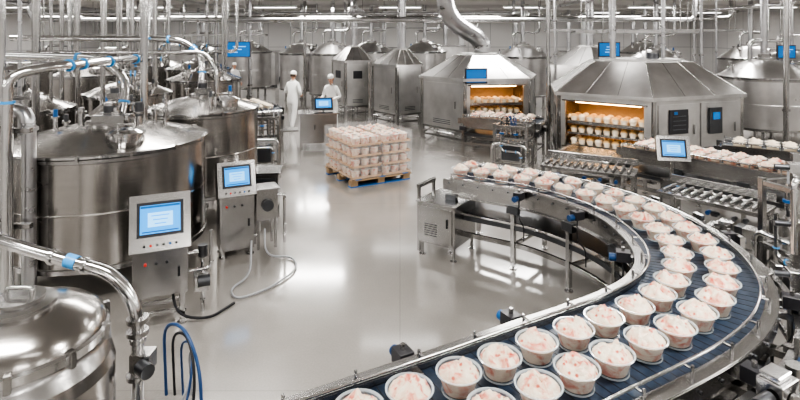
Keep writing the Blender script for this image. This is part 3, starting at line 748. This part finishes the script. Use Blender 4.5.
def hang(x,y,z,w,h,rz=0):
    mb=MB(); mb.M=place(x,y,z,rz); mb.box((0,.03,0),(w+.05,.06,h+.05),BEZ); mb.box((0,-.006,0),(w,.01,h),SCRD)
    for k in range(3): mb.box((-w*.1*(k-1),-.014,h*(.2-.2*k)),(w*(.5-.12*k),.004,h*.05),SCRL)
    for s in(-1,1): mb.cyl((s*w*.3,.04,h/2),(s*w*.3,.04,ZT-z),.015,STEEL,6)
    mb.build('hanging_monitor')
hang(-5.75,18.8,2.5,.9,.5); hang(5.85,14.9,2.6,.55,.36); hang(11.6,16,2.5,.5,.35)

# ---------------------------------------------------------------- overhead pipework
rnd=random.Random(3)
for k in range(6):
    y=16.6+k*3.0; z=3.3+rnd.random()*.8; x0=rnd.uniform(-18,-6); x1=rnd.uniform(4,18)
    mb=MB(); mb.pipe([(x0,y,ZT),(x0,y,z),(x1,y,z),(x1,y,ZT)],rnd.choice([.04,.06,.08]),rnd.choice([BRIGHT,DUCT,STEEL]),10,br=.25); mb.build('overhead_pipe_run')
for k in range(5):
    x=-13+k*6.2+rnd.uniform(-1,1); z=3.8+rnd.random()*.4
    mb=MB(); mb.pipe([(x,16+rnd.random()*4,ZT),(x,16,z),(x,33,z)],rnd.choice([.04,.06,.08]),rnd.choice([BRIGHT,DUCT]),10,br=.25)
    for y in (20,26,32): mb.cyl((x,y,z),(x,y,ZT),.01,STEEL,6)
    mb.build('overhead_pipe_run')
for y,z,x0,x1 in ((15.4,3.1,5.0,8.5),(22,3.2,6,14),(24,3.0,-14,-6)):
    mb=MB()
    for s in(-.2,.2): mb.box(((x0+x1)/2,y+s,z),(x1-x0,.03,.09),STEEL)
    n_=int((x1-x0)/.4)
    for k in range(n_+1): mb.box((x0+(x1-x0)*k/n_,y,z-.03),(.03,.4,.02),STEEL)
    for x in (x0+.3,x1-.3): mb.cyl((x,y-.2,z),(x,y-.2,ZT),.015,STEEL,6); mb.cyl((x,y+.2,z),(x,y+.2,ZT),.015,STEEL,6)
    mb.build('cable_tray')
for px,Y in ((62,11.3),(78,13.6),(118,10.9),(146,16.3),(165,21.5),(216,21),(250,19),(305,21.8),(345,24),(398,22),(548,13.3),(555,16),(610,15.9),(655,21),(694,15.5),(701,15.5),(716,18.6),(786,12.6),(20,8.5),(36,9.0)):
    x=(px-400)*Y/533; r=rnd.choice([.03,.045,.06]); mt=rnd.choice([DUCT,DUCT,STEEL])
    mb=MB(); mb.cyl((x,Y,0),(x,Y,ZT),r,mt,10)
    for z in (1.2,2.4,3.4): mb.cyl((x,Y,z),(x,Y,z+.05),r*1.4,STEEL,10)
    mb.cyl((x,Y,0),(x,Y,.02),r*2,STEEL,10)
    mb.build('vertical_drop_pipe')
for x in (-12,-4,4,12):
    b=MB(); b.box((x,34.8,ZC/2),(.3,.3,ZC-.02),WHITEP); b.box((x,34.8,.15),(.45,.45,.3),STEEL); b.build('steel_column')
rnd=random.Random(11)
for i in range(9):
    x=-15+i*3.6+rnd.uniform(-.4,.4); b=MB(); h=rnd.uniform(1.6,2.3); w_=rnd.uniform(1.2,2.2)
    b.box((x,31,h/2+.1),(w_,1,h-.1),PANELST); b.box((x,31,.05),(w_*.9,.9,.1),DARKST); b.box((x,31,h+.12),(w_+.1,1.1,.06),BRIGHT)
    for s in(-.25,.25): b.box((x+s*w_,30.49,h/2+.1),(w_*.42,.02,h*.8),PANELST); b.box((x+s*w_,30.47,h*.7),(w_*.2,.02,.2),BEZ)
    b.cyl((x,31,h+.1),(x,31,ZT),.12,DUCT,12); b.build('refrigeration_cabinet')

# ---------------------------------------------------------------- people
CLOTH=simple('white_workwear',(.82,.82,.81),.8)
SKIN=simple('skin',(.58,.34,.24),.5); HAIR=simple('dark_hair',(.05,.03,.02),.6); EYE=simple('eye_dark',(.02,.02,.02),.3); LIP=simple('lips',(.5,.18,.15),.5)
SHOE=simple('white_boots',(.70,.71,.72),.4)
def skinobj(name,verts,edges,radii,mat,parent,sub=2,root=0):
    me=bpy.data.meshes.new(name); me.from_pydata(verts,edges,[]); me.materials.append(mat)
    ob=bpy.data.objects.new(name,me); scene.collection.objects.link(ob); ob.parent=parent
    m=ob.modifiers.new('skin','SKIN'); m.use_smooth_shade=True
    sv=me.skin_vertices[0].data if len(me.skin_vertices) else None
    if sv is None:
        bpy.context.view_layer.objects.active=ob
        bpy.ops.mesh.customdata_skin_add(); sv=me.skin_vertices[0].data
    for i,r in enumerate(radii):
        sv[i].radius=r if isinstance(r,tuple) else (r,r); sv[i].use_root=(i==root)
    s=ob.modifiers.new('sub','SUBSURF'); s.levels=sub; s.render_levels=sub
    return ob
def person(x,y,rz,arms,legs,lean=0.0,head_yaw=0.0,head_pitch=0.0,s=1.0):
    root=bpy.data.objects.new('factory_worker',None); scene.collection.objects.link(root)
    root.location=(x,y,0); root.rotation_euler=(0,0,rz); root.scale=(s,s,s)
    L=lean
    pel=(0,0,.95); sp=(0,-L*.3,1.12); ch=(0,-L*.75,1.32); nb=(0,-L,1.46); nk=(0,-L*1.06,1.54)
    V=[pel,sp,ch,nb,nk]; E=[(0,1),(1,2),(2,3),(3,4)]; R=[(.155,.12),(.14,.112),(.155,.118),(.075,.07),(.052,.052)]
    def av(p,par,r): V.append(p); E.append((par,len(V)-1)); R.append(r); return len(V)-1
    for i,sx in enumerate((1,-1)):
        sh=av((sx*.165,-L*.9,1.40),2,(.07,.068)); el=av(arms[i][0],sh,.052); av(tuple((Vector(arms[i][0])*.3+Vector(arms[i][1])*.7)),el,.043); wr=av(arms[i][1],len(V)-1,.036)
        hp=av((sx*.095,0,.86),0,(.105,.11)); kn=av(legs[i][0],hp,(.078,.08)); mid=av(tuple((Vector(legs[i][0])*.5+Vector(legs[i][1])*.5)),kn,(.068,.07)); av(legs[i][1],mid,(.056,.06))
    skinobj('body',V,E,R,CLOTH,root)
    for i in range(2):
        ax,ay,az=legs[i][1]
        skinobj('boot_%d'%(i+1),[(ax,ay,az+.05),(ax,ay,.06),(ax,ay-.09,.045),(ax,ay-.17,.035)],[(0,1),(1,2),(2,3)],[.055,.05,(.045,.04),(.04,.032)],SHOE,root)
    for i,sx in enumerate((1,-1)):
        e=Vector(arms[i][0]); w_=Vector(arms[i][1]); d=(w_-e).normalized()
        side=d.cross(Vector((0,0,1))); side=side.normalized() if side.length>.15 else Vector((0,1,0))
        up=side.cross(d).normalized()
        if d.z<-.8: side=Vector((0,-1,0)); up=Vector((-sx,0,0))
        dn=-up
        palm=w_+d*.05
        skinobj('palm_%d'%(i+1),[tuple(v) for v in (w_-d*.01,palm,w_+d*.085)],[(0,1),(1,2)],[.028,(.036,.022),(.036,.018)],SKIN,root,sub=1)
        for f,(o,l) in enumerate(((-.028,.068),(-.010,.078),(.010,.072),(.028,.056))):
            b=w_+d*.08+side*o
            skinobj('finger_%d_%d'%(i+1,f+1),[tuple(b),tuple(b+d*l*.5+dn*.008),tuple(b+d*l*.8+dn*.025),tuple(b+d*l*.95+dn*.045)],[(0,1),(1,2),(2,3)],[.0095,.009,.0085,.007],SKIN,root,sub=1)
        b=w_+d*.035+side*(-.03*sx)
        t=side*(-sx); skinobj('thumb_%d'%(i+1),[tuple(b),tuple(b+t*.025+d*.02),tuple(b+t*.035+d*.05+dn*.01)],[(0,1),(1,2)],[.012,.0105,.008],SKIN,root,sub=1)
    mb=MB(); mb.M=Matrix.Translation((0,-L*1.12-.015,1.655))@Matrix.Rotation(head_yaw,4,'Z')@Matrix.Rotation(head_pitch,4,'X')
    n=20; vs=[];fs=[]
    K=14
    for j in range(K+1):
        ph=PI*j/K; zz=math.cos(ph)
        for k in range(n):
            a=2*PI*k/n; r=math.sin(ph)
            px=.077*r*math.cos(a)*(1-.22*max(0,-zz)); py=.097*r*math.sin(a); 
            if py<0: py*=(1-.12*max(0,-zz-.4))
            vs.append((px,py,.118*zz))
    for j in range(K):
        for k in range(n): fs.append((j*n+k,(j+1)*n+k,(j+1)*n+(k+1)%n,j*n+(k+1)%n))
    mb.add(vs,fs,SKIN,True)
    mb.tube([(0,-.09,.02),(0,-.105,-.005),(0,-.112,-.022),(0,-.095,-.034)],.01,SKIN,8,rad=[.007,.010,.014,.009])
    for s_ in(-1,1):
        mb.lathe([(0,-.008),(.009,-.004),(.011,0),(.009,.004),(0,.008)],EYE,(s_*.03,-.086,.008),10,smooth=True)
        mb.box((s_*.031,-.090,.027),(.03,.01,.006),HAIR)
        mb.tube([(s_*.078,.0,.025),(s_*.086,.012,.01),(s_*.080,.004,-.03)],.012,SKIN,8,rad=[.010,.016,.008])
    mb.tube([(-.022,-.087,-.053),(0,-.094,-.055),(.022,-.087,-.053)],.005,LIP,6)
    mb.lathe([(.079,-.045),(.086,-.01),(.086,.03)],HAIR,(0,.018,0),20,smooth=True,cap0=False,cap1=False)
    prof=[(.092,.028),(.096,.05),(.093,.09),(.078,.125),(.045,.145),(0,.15)]
    M0=mb.M; mb.M=M0@Matrix.Diagonal((.90,1.12,1,1)); mb.lathe(prof,CLOTH,(0,.004,0),24,smooth=True); mb.M=M0
    mb.cyl((0,.01,-.16),(0,.0,-.07),.05,SKIN,12)
    o=mb.build('head_with_cap'); o.parent=root
    return root
stand=(((.11,-.02,.50),(.12,.03,.10)),((-.11,.0,.50),(-.12,.06,.10)))
stride=(((.10,-.12,.52),(.11,-.05,.10)),((-.10,.04,.50),(-.11,.20,.10)))
person(-3.42,16.9,math.radians(160),(((.27,-.05,1.14),(.18,-.30,1.10)),((-.26,-.04,1.13),(-.13,-.30,1.05))),stride,lean=.06,head_pitch=.15,s=1.04)
person(-2.05,16.1,math.radians(-15),(((.27,-.05,1.14),(.16,-.32,1.08)),((-.27,-.02,1.12),(-.22,-.28,1.12))),stand,lean=.08,head_pitch=.25,s=1.02)
person(-7.35,23.6,math.radians(40),(((.25,.02,1.13),(.25,-.14,.92)),((-.26,-.02,1.13),(-.21,-.27,1.08))),stand,lean=.03)

try:
    scene.view_settings.view_transform='AgX'; scene.view_settings.look='AgX - High Contrast'
except Exception as e: print(e)
